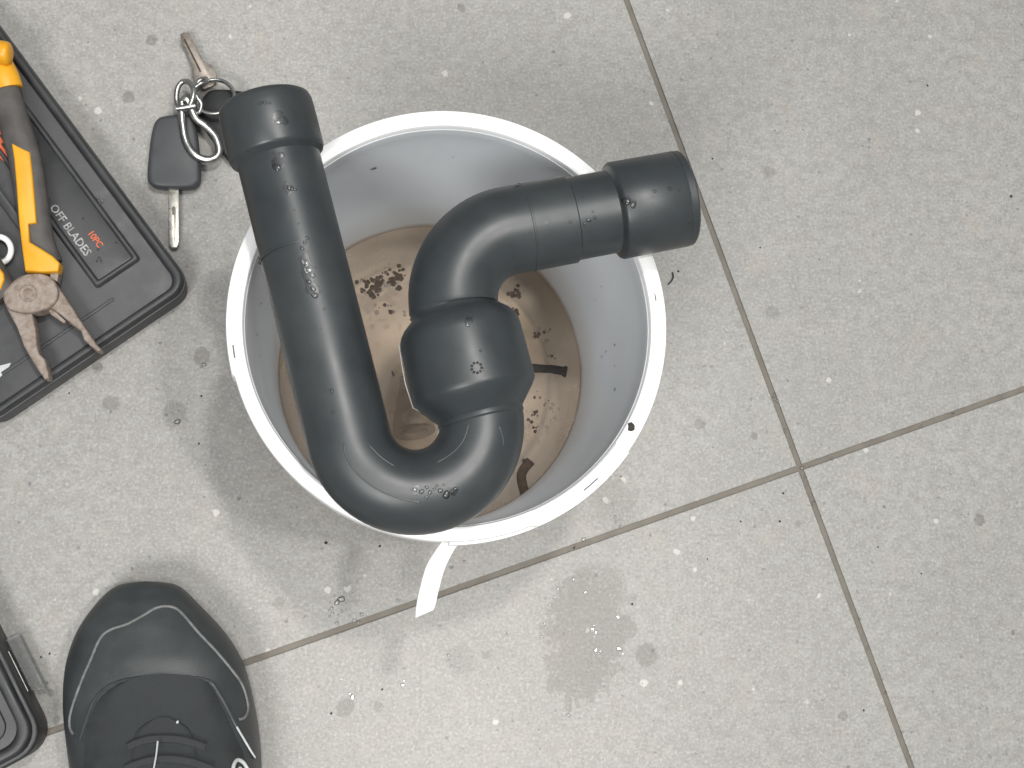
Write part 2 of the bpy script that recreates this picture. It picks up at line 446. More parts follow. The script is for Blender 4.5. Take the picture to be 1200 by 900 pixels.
# ------------------------------------------------------------------ bucket
bk = empty('bucket', (0, 0, 0), 'round white plastic bucket with torn rim strip, holding dirty water under the trap', 'bucket')
ZR = .19
def rin(z): return .0912 + (.1030 - .0912) * (z / .185)
def lathe_z(prof, a0=0, a1=2 * math.pi, seg=160, closed_prof=True, rfun=None):
    full = abs(a1 - a0 - 2 * math.pi) < 1e-6; cols = seg if full else seg + 1
    V, F = [], []; m = len(prof)
    for c_ in range(cols):
        a = a0 + (a1 - a0) * c_ / seg
        for i, (r, z) in enumerate(prof):
            if rfun: r, z = rfun(a, i, r, z)
            V.append(Vector((r * math.cos(a), r * math.sin(a), z)))
    for c_ in range(seg):
        d = (c_ + 1) % cols
        for i in range(m if closed_prof else m - 1):
            k = (i + 1) % m
            F.append((c_ * m + i, d * m + i, d * m + k, c_ * m + k))
    if not full and closed_prof:
        F.append(tuple(range(m))); F.append(tuple((cols - 1) * m + i for i in range(m))[::-1])
    return V, F
prof = [(rin(.186), .186), (rin(.12), .12), (rin(.06), .06), (rin(.02), .02), (rin(.012) - .0006, .012), (rin(.008) - .0022, .0085), (rin(.006) - .0055, .0062), (.0800, .0055), (.0785, .0058), (.0775, .0085), (.0760, .0092), (.05, .0095), (.02, .0095), (0.0002, .0095),
        (.0002, .003), (.08, .003), (.0865, 0.0), (.0905, 0.0), (rin(.004) + .0012, .004), (rin(.06) + .0013, .06), (rin(.12) + .0013, .12), (rin(.186) + .0013, .186)]
V, F = lathe_z(prof)
link('body', V, F, M['bucket'], bk)
# silt film inside the bucket
sprof = [(.0002, .0099), (.03, .0099), (.06, .0098), (.0755, .0096)]
V, F = lathe_z(sprof, closed_prof=False, seg=96)
link('silt_film', V, F, M['silt'], bk)
def ang(u, v, z=ZR):
    w = P(u, v, z); return math.atan2(w.y, w.x)
aL, aN, aT = ang(267, 440), ang(626, 612), ang(528, 636)    # left end of the strip, notch, tail root
if aL < 0: aL += 2 * math.pi
if aN < 0: aN += 2 * math.pi
if aT < 0: aT += 2 * math.pi
rp = [(.1030, .180), (.1036, .1885), (.1042, .1898), (.1052, .1903), (.1080, .1904), (.1106, .1903), (.1119, .1896), (.1124, .1880), (.1124, .1850), (.1110, .1846), (.1108, .1690), (.1098, .1690), (.1098, .1835), (.1045, .184)]
def rimf(a, i, r, z):
    a = a % (2 * math.pi)
    if aL < a < aN:                       # where the tear strip is gone the lip is thinner and lower
        if i in (4, 5, 6, 7): z -= .0014
        if i in (5, 6, 7, 8): r -= .0011
    return r, z + .0003 * math.sin(5 * a)
V, F = lathe_z(rp, seg=360, rfun=rimf)
rim = link('rim', V, F, M['white_rim'], bk)
# tear strip skirt still on the rim
sk = [(.1112, .1680), (.1125, .1680), (.1128, .1760), (.1126, .1838), (.1112, .1842)]
V, F = lathe_z(sk, aT, aL + 2 * math.pi, seg=240)
link('tear_strip', V, F, M['white_rim'], bk)
# block at the notch where the thicker lip starts again
V, F = lathe_z([(.1042, .1895), (.1046, .1912), (.1085, .1912), (.1112, .1908), (.1126, .1895), (.1128, .1856), (.104, .187)], aN + .01, aN + .55, seg=24)
link('rim_lip', V, F, M['white_rim'], bk)
# tail of the strip hanging free
le = [(519, 634, .1745), (511, 645, .172), (500, 664, .166), (492, 692, .156), (488, 712, .148), (487, 724, .143)]
re = [(541, 634, .1730), (532, 645, .169), (521, 667, .163), (514, 692, .153), (511, 706, .146), (508, 715, .142)]
L_ = catmull([P(*q) for q in le], 6); R_ = catmull([P(*q) for q in re], 6)
V, F = [], []
for a, b in zip(L_, R_):
    d = (b - a).normalized(); nn = Vector((0, 0, 1)); nn = (nn - d * nn.dot(d)).normalized()
    mid = (a + b) / 2 + nn * .0009
    for q in (a, mid, b, b - nn * .0011, mid - nn * .0012, a - nn * .0011): V.append(q)
k = len(L_)
for i in range(k - 1):
    for j in range(6): F.append((i * 6 + j, i * 6 + (j + 1) % 6, (i + 1) * 6 + (j + 1) % 6, (i + 1) * 6 + j))
F.append(tuple(range(6))); F.append(tuple((k - 1) * 6 + j for j in range(6)))
link('strip_tail', V, F, M['white_rim'], bk)
# drops on the inner wall
parts = []; rd = random.Random(8)
for (u, v, z, r) in ((434, 190, .150, 2.6), (437, 191, .149, 2), (745, 463, .13, 2.2), (727, 404, .12, 1.6), (712, 412, .10, 1.6), (694, 418, .09, 1.5), (734, 430, .12, 1.2), (720, 330, .12, 1.2), (300, 354, .14, 1.6), (294, 392, .14, 1.6), (296, 418, .13, 1.4), (531, 185, .15, 1.2), (640, 220, .14, 1.3), (700, 350, .10, 1.2)):
    w = P(u, v, z); a_ = math.atan2(w.y, w.x); q = Vector((math.cos(a_) * (rin(z) - .0001), math.sin(a_) * (rin(z) - .0001), z))
    parts.append(dome(q, (-math.cos(a_), -math.sin(a_), .05), r * .00048, r * .0003, 9, 3, u))
V, F = join(parts); wb = link('water_beads', V, F, M['bead'], bk); wb['kind'] = 'stuff'
# lug, and dark raised boxes painting the shade inside the rim slots
def arcbox(ac, half, r0, r1, z0, z1, name, mat):
    V, F = lathe_z([(r0, z0), (r1, z0), (r1, z1), (r0, z1)], ac - half, ac + half, seg=6)
    return link(name, V, F, mat, bk)
V, F = lathe_z([(.1124, .169), (.1142, .170), (.1144, .180), (.1136, .1835), (.1124, .1838)], ang(781, 372), ang(778, 338), seg=8)
link('lug', V, F, M['white_rim'], bk)
for (u, v, h) in ((274, 412, .030), (767, 343, .042), (692, 568, .044)):
    a = ang(u, v); w = P(u, v, .1903); r = math.hypot(w.x, w.y)
    z = .1915 if (aN < (a % (2 * math.pi)) < aN + .55) else .1906
    arcbox(a, h, r - .0004, r + .0004, z - .002, z, 'slot_shade', M['slot_shade'])

# ------------------------------------------------------------------ water in the bucket
ZW = .035
V, F = lathe_z([(.0003, ZW)] + [(rin(ZW) * k_ / 10, ZW) for k_ in range(1, 10)] + [(rin(ZW) - .003, ZW), (rin(ZW) - .0002, ZW)], seg=120, closed_prof=False)
wt = tag(link('dirty_water', V, F, M['dirty_water']), 'shallow murky brown water in the bottom of the white bucket', 'water')
# sediment clumps: uncountable
parts = []; rd = random.Random(4)
for (u, v, n_, sp_, rr) in ((440, 345, 9, 10, .0019), (460, 338, 9, 9, .0017), (466, 326, 6, 9, .0013), (424, 345, 3, 9, .0012), (454, 364, 3, 8, .0014), (630, 392, 4, 12, .0013), (622, 470, 4, 22, .0013), (640, 500, 4, 26, .001), (618, 495, 5, 20, .0013), (600, 350, 3, 10, .0017), (612, 545, 5, 9, .0016), (470, 420, 3, 30, .001), (470, 300, 3, 25, .001), (596, 372, 2, 4, .0018), (640, 415, 3, 12, .0012), (480, 385, 3, 10, .001)):
    for k_ in range(n_):
        w = P(u + rd.gauss(0, sp_ * .55), v + rd.gauss(0, sp_ * .55), .02)
        if math.hypot(w.x, w.y) > .083: continue
        q_ = P(u, v, .007); zz = rd.choice((.0335, .0348, .0350))
        for g_ in range(4): parts.append(lump((w.x + rd.gauss(0, rr), w.y + rd.gauss(0, rr), zz), rr * rd.uniform(.3, 1.1), rd.random() * 999, .3, 8, 5))
V, F = join(parts); so = link('sediment', V, F, M['debris']); so['kind'] = 'stuff'
so['label'] = 'dark brown sediment flecks drifting in the bucket water'; so['category'] = 'sediment'
# two short dark bars and a brown tapered stub shape set in the water
V, F = tube(catmull([P(612, 431, .0345), P(632, 432, .0345), P(648, 433, .0345), P(664, 436, .0345)], 5), [.0022, .0026, .003, .003, .003] + [.0028] * 5 + [.0030] * 4 + [.0040, .0036], 8, squash=.6)
tag(link('short_bar', V, F, M['black_bits']), 'dark stubby bar in the water, right of the union nut', 'short_bar')
V, F = tube(catmull([P(622, 540, .0346), P(611, 556, .0346), P(615, 578, .0346), P(624, 604, .0346)], 5), .0034, 8, squash=.4)
tag(link('short_bar', V, F, M['debris']), 'bent brown bar in the water by the lower bucket rim', 'short_bar')
a, b = P(478, 440, .016), P(486, 506, .027)
d = (b - a).normalized(); L = (b - a).length
stub = empty('tapered_stub', a, 'murky brown tapered stub in the water between the two pipe arms', 'stub')
V, F = lathe_axis(a, d, [(0, .004), (L * .4, .0085), (L * .8, .0125), (L, .0130), (L, .0085), (L * .9, .008), (0, .002)], 28)
link('shell', V, F, M['stub'], stub)
V, F = lathe_axis(a, d, [(L * .91, .0001), (L * .91, .0082), (L * .93, .0082), (L * .93, .0001)], 24)
link('bore', V, F, M['debris'], stub)

# ------------------------------------------------------------------ black drain trap lying across the bucket
ZA = .2156
K = (P(500, 400, ZA) - P(501, 400, ZA)).length       # metres per pixel at the trap's height
trap = empty('drain_trap', (0, 0, .1905), 'black plastic S-shaped drain trap with union nut lying across the white bucket', 'drain trap')
def sweep(px, r, seg=48, caps=True, n=1):
    return tube([P(u, v, z) for u, v, z in px], r, seg, caps=caps)
ux, uy = .243, .970
def arc(cx, cy, R, a0, a1, n):      # image-plane arc, degrees, y down
    return [(cx + R * math.cos(math.radians(a0 + (a1 - a0) * i / n)), cy + R * math.sin(math.radians(a0 + (a1 - a0) * i / n))) for i in range(n + 1)]
bc = (486, 498); RB = 79
al = math.degrees(math.atan2(ux * RB, -uy * RB))     # not used directly
start = 180 - math.degrees(math.atan2(ux, uy))       # left arm side
path = []
e = (bc[0] - uy * RB, bc[1] + ux * RB)
for s in (345, 300, 240, 180, 120, 60, 20): path.append((e[0] - ux * s, e[1] - uy * s))
path += arc(bc[0], bc[1], RB, start - 0, start - 180, 40)
e2 = (bc[0] + uy * RB, bc[1] - ux * RB)
for s in (8, 20, 34): path.append((e2[0] - ux * s, e2[1] - uy * s))
def zt(v): return ZA - .0012 * max(0, (v - 350) / 270)
PW = [P(u, v, zt(v)) for u, v in path]
V, F = tube(PW, 49.2 * K, 56)
inlet = link('inlet_pipe', V, F, M['black_pipe'], trap)
# insertion mark and mould seams on the inlet pipe
def ringat(u, v, du, dv, r, wd, hgt):
    o = P(u, v, zt(v)); d = (P(u + du, v + dv, zt(v)) - o).normalized()
    return lathe_axis(o, d, [(-wd, r - .0006), (-wd * .5, r + hgt), (wd * .5, r + hgt), (wd, r - .0006)], 56)
V, F = ringat(351, 296, ux, uy, 49.2 * K, .0006, .00003)
link('ridge', V, F, M['black_pipe'], inlet)
bv = bvh_of([inlet])
def on_surface(pts, bvh, lift, n=6):
    out = []
    for q in catmull([Vector((a_, b_, 0)) for a_, b_ in pts], n):
        l_, nn = hit(bvh, q.x, q.y)
        if l_ is not None: out.append(l_ + nn * lift)
    return out
for pts in (((403, 520), (406, 535), (420, 556), (444, 574), (470, 584), (494, 589)), ((433, 522), (447, 536), (462, 546)), ((512, 542), (530, 531), (543, 516), (549, 498)), ((585, 500), (589, 512), (590, 522))):
    q = on_surface(pts, bv, .0000)
    if len(q) > 3:
        V, F = tube(q, [.0001] + [.0004 if len(pts) == 6 else .00022] * (len(q) - 2) + [.0001], 6)
        link('mould_seam', V, F, M['groove'] if len(pts) == 6 else M['seam'], inlet)
# socket collar on the inlet end
o = P(325.5, 184, ZA); d = (P(325.5 - ux * 10, 184 - uy * 10, ZA) - o).normalized()
RC, RP = 56.5 * K, 49.2 * K
LC = 70 * K
V, F = lathe_axis(o, d, [(-.0035, RP - .0012), (-.0016, RP + .0008), (0, RP + .0024), (.0005, RC - .0007), (.0016, RC), (LC - .008, RC), (LC - .0035, RC - .0002), (LC - .0012, RC - .0010), (LC - .0002, RC - .0024), (LC, RC - .0040), (LC, RC - .0058), (LC - .002, RC - .0060), (.01, RC - .0062), (.004, RP - .004), (-.0035, RP - .004)], 72)
link('socket_collar', V, F, M['black_pipe'], trap)
V, F = lathe_axis(o, d, [(.010, .0002), (.010, RC - .0061), (.012, RC - .0061), (.012, .0002)], 48)
link('bore', V, F, M['black_pipe_in'], trap)
# union nut
c0 = (545, 415); zu = ZA - .0004
o = P(c0[0], c0[1], zu); d = (P(c0[0] + ux * 10, c0[1] + uy * 10, zu) - o).normalized()
V, F = lathe_axis(o, d, [(-58 * K, 48 * K), (-57 * K, 51 * K), (-51 * K, 52.5 * K), (-47 * K, 57 * K), (-41 * K, 64 * K), (-35 * K, 68.5 * K), (-29 * K, 71.2 * K), (-22 * K, 72.4 * K), (40 * K, 73.4 * K), (45 * K, 73.2 * K), (48 * K, 72.0 * K), (53 * K, 68.5 * K), (68 * K, 56 * K), (72 * K, 52.5 * K), (74 * K, 50.8 * K), (76 * K, 51.2 * K), (79 * K, 51.2 * K), (81 * K, 49.6 * K), (81 * K, 46 * K), (-58 * K, 44 * K)], 96)
nut = link('union_nut', V, F, M['black_pipe'], trap)
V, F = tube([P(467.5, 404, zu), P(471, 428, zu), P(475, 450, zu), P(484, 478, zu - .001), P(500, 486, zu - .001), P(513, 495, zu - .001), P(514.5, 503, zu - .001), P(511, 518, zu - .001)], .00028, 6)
link('edge_glint', V, F, M['glint_paint'], nut)  # pale tube painting the wet reflection along the nut's edge
# elbow
od = (.983, -.183); co = (513, 286); RE = 80
ecx, ecy = co[0] + RE * (od[0] + ux), co[1] + RE * (od[1] + uy)
path = [(co[0] + ux * s, co[1] + uy * s) for s in (112, 88, 79.5, 78)]
a0 = math.degrees(math.atan2(co[1] + uy * RE - ecy, co[0] + ux * RE - ecx)); a1 = math.degrees(math.atan2(co[1] + od[1] * RE - ecy, co[0] + od[0] * RE - ecx))
if a0 < 0: a0 += 360
if a1 < 0: a1 += 360
path += arc(ecx, ecy, RE, a0, a1, 32)[1:]
path += [(co[0] + od[0] * s, co[1] + od[1] * s) for s in (84, 100, 130, 157, 158.5)]
rr = [53 * K] * len(path); rr[-1] = 51 * K; rr[0] = 49.5 * K; rr[1] = 49.5 * K; rr[2] = 50.5 * K; rr[3] = 53.4 * K
V, F = tube([P(u, v, ZA) for u, v in path], rr, 56)
elbow = link('elbow', V, F, M['black_pipe'], trap)
o = P(co[0] + od[0] * 106, co[1] + od[1] * 106, ZA); d = (P(co[0] + od[0] * 130, co[1] + od[1] * 130, ZA) - o).normalized()
V, F = lathe_axis(o, d, [(-.0008, 52.4 * K), (-.0004, 53 * K + .0003), (.0004, 53 * K + .0003), (.0008, 52.4 * K)], 56)
link('ridge', V, F, M['black_pipe'], elbow)
# outlet pipe and collar
V, F = tube([P(co[0] + od[0] * s, co[1] + od[1] * s, ZA) for s in (150, 170, 190, 215)], 50.3 * K, 56)
outlet = link('outlet_pipe', V, F, M['black_pipe'], trap)
o = P(co[0] + od[0] * 209, co[1] + od[1] * 209, ZA); d = (P(co[0] + od[0] * 240, co[1] + od[1] * 240, ZA) - o).normalized()
LC = 92 * K; RC2 = 59.2 * K
V, F = lathe_axis(o, d, [(-.0016, 50 * K - .0005), (-.0008, 51.2 * K), (0, 55 * K), (.0006, RC2 - .0006), (.0016, RC2), (LC - .005, RC2 - .0002), (LC - .0046, RC2 - .0005), (LC - .0042, RC2 - .0002), (LC - .001, RC2 - .0004), (LC, RC2 - .0016), (LC, RC2 - .0046), (LC - .002, RC2 - .0052), (.006, RC2 - .0054), (.004, 45 * K), (-.0016, 45 * K)], 72)
ocol = link('socket_collar', V, F, M['black_pipe'], trap)
V, F = lathe_axis(o, d, [(.008, .0002), (.008, RC2 - .0053), (.010, RC2 - .0053), (.010, .0002)], 48)
link('bore', V, F, M['black_pipe_in'], trap)
# moulded date stamp on the nut: a small ring of dots
bvt = bvh_of([c_ for c_ in trap.children if c_.type == 'MESH'])
parts = []
for k_ in range(9):
    a_ = 2 * math.pi * k_ / 9
    l_, nn = hit(bvt, 558.5 + 6 * math.cos(a_), 431 + 6 * math.sin(a_))
    if l_: parts.append(dome(l_, nn, .0008, .0004, 8, 2, k_, .1))
V, F = join(parts); link('moulded_stamp', V, F, M['black_pipe_in'], nut)
# water beads clinging to the trap
parts = []; rd = random.Random(11)
BEADS = [(305, 121, 2.2, 1), (310, 120, 2.6, 1), (316, 121, 1.6, 1), (327, 142, 5, .4), (324, 196, 5, .5), (330, 181, 4, .4), (339, 220, 3.4, 1), (342, 221, 2.6, 1), (346, 222, 2, 1), (357, 284, 2.4, 1), (360, 279, 2.2, 1), (354, 291, 2.6, 1), (362, 330, 3, .8), (367, 338, 3.4, .8), (369, 346, 4, .9), (366, 322, 3.6, .7), (359, 308, 5, .4), (362, 316, 5, .4), (380, 362, 1.8, 1), (345, 246, 1.2, 1), (361, 248, 1.2, 1), (350, 262, 1.2, 1), (389, 458, 2.4, 1), (390, 483, 1.8, .8),
         (494, 576, 3, 1), (500, 571, 2.2, 1), (504, 577, 2.6, 1), (509, 573, 2, 1), (512, 569, 1.8, 1), (516, 575, 3, 1), (523, 580, 4.6, 1), (530, 577, 2, 1), (534, 573, 2.6, .8), (486, 574, 3.4, .5), (500, 583, 2.4, .7), (520, 568, 1.6, 1),
         (548, 380, 3, .7), (563, 411, 1.8, 1), (565, 433, 2, .8), (736, 236, 4, .7), (742, 240, 4.2, .8), (730, 235, 3, .7), (767, 224, 2.4, 1), (785, 221, 2.6, 1), (796, 223, 1.6, 1), (771, 270, 1.4, 1), (807, 260, 2.2, .9), (690, 258, 3, .9), (697, 255, 2.4, .9), (685, 263, 2, 1), (695, 248, 1.6, 1), (622, 273, 1.8, .9), (668, 260, 2, .9), (716, 186, 3, 1), (727, 184, 3, 1), (740, 181, 1.8, 1), (640, 208, 5, .5), (606, 218, 3.4, .5), (682, 232, 1.4, 1), (745, 205, 1.3, 1)]
for k_ in range(26): BEADS.append((rd.uniform(725, 812), rd.uniform(185, 290), rd.uniform(.6, 1.2), .9))
for k_ in range(18): BEADS.append((rd.uniform(270, 375), rd.uniform(120, 180), rd.uniform(.6, 1.1), .9))
for k_ in range(30):
    s_ = rd.uniform(0, 300); q_ = rd.uniform(-30, 34); BEADS.append((330 + ux * s_ + uy * q_, 200 + uy * s_ - ux * q_, rd.uniform(.6, 1.2), .9))
for (u, v, r, h) in BEADS:
    l_, nn = hit(bvt, u, v)
    if l_ is not None and l_.z > .195: parts.append(dome(l_, nn, r * K, r * K * .55 * h, 10, 3, rd.random()))
V, F = join(parts); bo = link('water_beads', V, F, M['bead'], trap); bo['kind'] = 'stuff'

# ------------------------------------------------------------------ bunch of keys
kb = empty('key_bunch', P(225, 150, 0), 'bunch of keys with black car key and steel rings, left of the trap inlet', 'keys')
V, F = prism(poly_px([(184, 138), (196, 134), (222, 133), (229, 146), (233, 170), (235.5, 205), (232, 215), (222, 219.5), (190, 219.5), (177, 216), (172, 206), (174, 176), (178, 150)], .011, 4), .001, .011, .0032, -.001, 4)
fob = link('car_key_fob', V, F, M['fob'], kb)
V, F = prism(poly_px([(197, 217), (209.5, 217), (209.5, 284), (207, 290), (201, 290), (198, 286)], .0065), .004, .0066, .0004)
bl = link('key_blade', V, F, M['blade'], fob)
V, F = prism(poly_px([(201.5, 244), (204, 241), (206, 245), (206, 283), (204.5, 283), (204, 252), (201.8, 251)], .0067), .006, .0069, .0001)
link('milled_groove', V, F, M['brass'], bl)
# dark second fob half under the trap inlet
V, F = prism(poly_px([(240, 110), (252, 104), (276, 105), (301, 113), (306, 150), (296, 186), (272, 190), (258, 176), (240, 152), (229, 134)], .009, 3), .001, .009, .0022, -.0006, 3)
link('leather_tag', V, F, M['groove'], kb)
# brass house key
V, F = prism(poly_px([(211, 40), (215, 37.5), (221, 38), (226, 47), (231, 57), (236, 67), (240, 73), (247, 75), (253, 84), (254, 92), (250, 100), (240, 104), (230, 101), (226.5, 92), (226, 80), (221, 66), (217.5, 56), (213, 51)], .008), .0055, .008, .0004)
hk = link('house_key', V, F, M['brass'], kb)
V, F = tube([P(216, 46, .0081), P(226, 66, .0081), (P(235, 84, .0081))], .0006, 6)
link('key_groove', V, F, M['debris'], hk)
def loop(px, r, name, mat=M['chrome'], n=6, par=kb):
    V, F = tube(catmull([P(*q) for q in px], n, True), r, 10, closed=True)
    return link(name, V, F, mat, par)
# steel shackle
loop([(213, 122, .016), (214, 146, .014), (218, 166, .013), (227, 180, .013), (240, 187, .012), (252, 185, .012), (257, 176, .012), (252, 160, .013), (241, 148, .014), (229, 138, .015), (222, 122, .017), (218, 116, .018)], .0025, 'shackle')
loop([(208, 104, .016), (214, 96, .016), (222, 97, .018), (227, 106, .020), (225, 118, .020), (220, 127, .018), (212, 128, .016), (207, 118, .015)], .0018, 'link_ring')
V, F = tube([P(207, 127, .018), P(216, 126, .019), P(229, 124, .019)], .0019, 10); link('shackle_pin', V, F, M['chrome'], kb)
loop([(228, 104, .019), (235, 98, .020), (242, 96, .018), (241, 92, .014), (233, 95, .012), (228, 108, .013), (228, 124, .014), (233, 132, .016), (236, 122, .018), (231, 114, .019)], .0014, 'link_ring')
def ringpts(cx, cy, rx, ry, z0, dz, rot=0, n=16):
    out = []
    for i in range(n):
        a_ = 2 * math.pi * i / n; x = rx * math.cos(a_); y = ry * math.sin(a_); c_, s_ = math.cos(rot), math.sin(rot)
        out.append((cx + x * c_ - y * s_, cy + x * s_ + y * c_, z0 + dz * math.sin(a_ + .6)))
    return out
loop(ringpts(251, 113, 23.5, 20, .0165, .003, -.15), .0010, 'split_ring')
loop(ringpts(251, 113.6, 23.0, 19.4, .0146, .003, -.12), .0010, 'split_ring')

# ------------------------------------------------------------------ blade case with pliers
A = P(234, 345, 0); B = P(0, 29, 0); e1 = (B - A).normalized(); e2 = Vector((e1.y, -e1.x, 0))
if e2.dot(P(20, 476, 0) - A) < 0: e2 = -e2
A0 = Vector((A.x, A.y, 0))
case = empty('blade_case', A0 + e1 * .1 + e2 * .08, 'black plastic blade case with worn white lettering, under the pliers at left', 'tool case')
WC, LCS = .152, .27
out = lambda i, r: rrect(A0, e1, e2, i, LCS - i, i, WC - i, r)
V, F = prism(out(.001, .013), .0, .0205, .0006, -.001, 2)
base = link('tray', V, F, M['case'], case)
V, F = ring_prism(out(.0022, .012), out(.0072, .009), .018, .0265, .12, .30)
link('rim', V, F, M['case_dark'], case)
# raised name pad
c1 = P(113, 336, .024); a1_ = (Vector((c1.x, c1.y, 0)) - A0).dot(e1); b1_ = (Vector((c1.x, c1.y, 0)) - A0).dot(e2)
c2 = P(158, 296, .024); b0_ = (Vector((c2.x, c2.y, 0)) - A0).dot(e2); a2_ = (Vector((c2.x, c2.y, 0)) - A0).dot(e1)
pa = min(a1_, a2_)
pad = lambda i, r: rrect(A0, e1, e2, pa + i, pa + .135 - i, b0_ + i, b1_ - i, r, 3)
V, F = ring_prism(pad(0, .002), pad(.0028, .0012), .020, .0242, .3, .4)
link('pad_border', V, F, M['case'], case)
V, F = prism(pad(.0032, .001), .020, .0224, .0003)
padp = link('name_pad', V, F, M['case_dark'], case)
# second shallow compartment wall to the left of the pad
V, F = prism(rrect(A0, e1, e2, pa + .02, .24, b1_ + .012, b1_ + .017, .001, 2), .020, .0245, .0006); link('divider', V, F, M['case'], case)
V, F = prism(rrect(A0, e1, e2, .022, .024, .045, .125, .0006, 2), .020, .0217, .0003); link('divider', V, F, M['case'], case)

def text(s, name, org, bx, size, mat, parent, z, spacing=1.0):
    cu = bpy.data.curves.new(name, 'FONT'); cu.body = s; cu.size = size; cu.extrude = .00008; cu.offset = .00007; cu.space_character = spacing; cu.resolution_u = 2
    tmp = bpy.data.objects.new(name, cu); COL.objects.link(tmp)
    bpy.context.view_layer.update()
    me = bpy.data.meshes.new_from_object(tmp.evaluated_get(bpy.context.evaluated_depsgraph_get()))
    bpy.data.objects.remove(tmp); bpy.data.curves.remove(cu)
    by = Vector((-bx.y, bx.x, 0))
    V = [Vector((org.x, org.y, z)) + bx * v.co.x + by * v.co.y + Vector((0, 0, v.co.z)) for v in me.vertices]
    F = [tuple(p.vertices) for p in me.polygons]
    bpy.data.meshes.remove(me)
    return link(name, V, F, mat, parent, smooth=False)
bx = -e1
text('OFF BLADES', 'lettering', P(57.5, 243, .0226), bx, .0072, M['white_print'], case, .0226, .98)
text('10PC', 'lettering', P(102, 273, .0226), bx, .0058, M['orange_print'], case, .0226, .92)
# small white drips of dried dirt on the case are beads
parts = []; rd = random.Random(5)
for (u, v) in ((97, 217), (100, 222), (114, 231), (117, 238), (115, 243), (119, 236), (136, 285), (117, 303), (114, 305), (119, 305), (44, 166), (33, 165), (46, 168), (97, 256), (115, 293), (58, 233), (72, 260), (66, 252), (80, 268)):
    w = P(u + rd.uniform(-1, 1), v + rd.uniform(-1, 1), .0225); parts.append(dome((w.x, w.y, .0224), (0, 0, 1), rd.uniform(.0005, .0011), .0006, 8, 3, rd.random()))
V, F = join(parts); bo = link('water_beads', V, F, M['bead'], case); bo['kind'] = 'stuff'
# orange printed label
V, F = prism(poly_px([(-8, 140), (3, 148), (17, 194), (13, 197), (-14, 172)], .0226), .0204, .0228, .0001); lab = link('orange_label', V, F, M['orange_print'], case)
for q in ([(0, 158), (6, 166)], [(2, 168), (8, 176)], [(7, 166), (11, 178)], [(-2, 176), (6, 186)]):
    V, F = tube([P(*q[0], .0229), P(*q[1], .0229)], .0008, 5, squash=.3); link('label_stroke', V, F, M['dark_print'], lab)
V, F = prism(poly_px([(-6, 430), (13, 425), (9, 433), (-4, 446)], .0208), .0203, .0208, .0001); link('pale_patch', V, F, M['pale_patch'], case)  # small pale patch on the tray
# white ring lying on the case
wr = ringpts(-2, 293, 15, 15.5, .026, .0, 0, 20)
V, F = tube(catmull([P(*q) for q in wr], 3, True), .0019, 10, closed=True)
tag(link('ring', V, F, M['white_rim']), 'small white plastic ring beside the yellow plier grip at the left edge', 'ring')

ZP = .0285
pl = empty('pliers', P(45, 345, .0), 'open pliers with rusty jaws and yellow and black grips, lying on the blade case', 'pliers')
# jaws and head
V, F = prism(poly_px([(3, 345), (12, 332), (26, 322), (48, 320), (62, 327), (68, 340), (66, 352), (56, 361), (40, 366), (22, 366), (8, 360)], ZP + .011, 3), ZP - .002, ZP + .011, .0016, 0, 3)
head = link('head', V, F, M['rust'], pl)
V, F = lathe_axis(P(33, 344, ZP + .0106), (0, 0, 1), [(0, .0002), (0, .0052), (.0008, .0052), (.0012, .0046), (.0010, .0030), (.0014, .0024), (.0014, .0002)], 28)
link('rivet', V, F, M['rust'], head)
V, F = prism(poly_px([(4, 352), (30, 360), (37, 366), (42, 385), (43, 404), (46, 415), (52, 420), (57, 436), (57, 443), (52, 444), (42, 430), (28, 406), (20, 384), (8, 362)], ZP + .008), ZP - .003, ZP + .008, .0012, 0, 3)
jaw = link('jaw', V, F, M['rust'], pl)
V, F = prism(poly_px([(58, 326), (70, 338), (82, 356), (92, 372), (100, 384), (112, 402), (118, 409), (116, 412), (110, 409), (98, 398), (95, 388), (84, 380), (70, 368), (52, 356)], ZP + .008), ZP - .003, ZP + .008, .0012, 0, 3)
link('jaw', V, F, M['rust'], pl)
V, F = prism(poly_px([(52, 357), (58, 358), (77, 376), (75, 379), (60, 369)], ZP + .005), ZP - .003, ZP + .005, .0006); link('cutter_edge', V, F, M['rust'], jaw)
# right grip: dark rubber body with a yellow inlay
path = catmull([P(58, 312, ZP + .004), P(46, 285, ZP + .004), P(38, 240, ZP + .005), P(30, 190, ZP + .006), P(16, 140, ZP + .007), P(4, 100, ZP + .007), P(-3, 76, ZP + .006)], 8)
nP = len(path)
V, F = tube(path, [(.0085 + .0014 * math.sin(min(1, i / nP * 1.2) * math.pi)) for i in range(nP - 2)] + [.0075, .005], 18, squash=.72)
gr = link('grip', V, F, M['rubber'], pl)
V, F = prism(poly_px([(13, 167), (22, 171), (35, 178), (38, 205), (41, 240), (42.5, 261), (33, 262), (34.5, 283), (48, 291), (62, 300), (70, 308), (68, 318), (50, 318.5), (29, 317), (26, 295), (22, 262), (19, 220), (16, 185)], ZP + .0135), ZP + .003, ZP + .0135, .0014, 0, 3)
link('yellow_inlay', V, F, M['yellow'], gr)
V, F = tube(catmull([P(8, 105, ZP + .0075), P(4, 92, ZP + .008), P(-2, 80, ZP + .007), P(-8, 66, ZP + .006)], 5), [.0098] * 12 + [.009, .007, .004, .001], 16, squash=.75)
link('yellow_cap', V, F, M['yellow'], gr)
V, F = prism(poly_px([(60, 306), (70, 309), (69, 320), (67, 330), (58, 326)], ZP + .009), ZP, ZP + .009, .001); link('guard', V, F, M['rust'], gr)
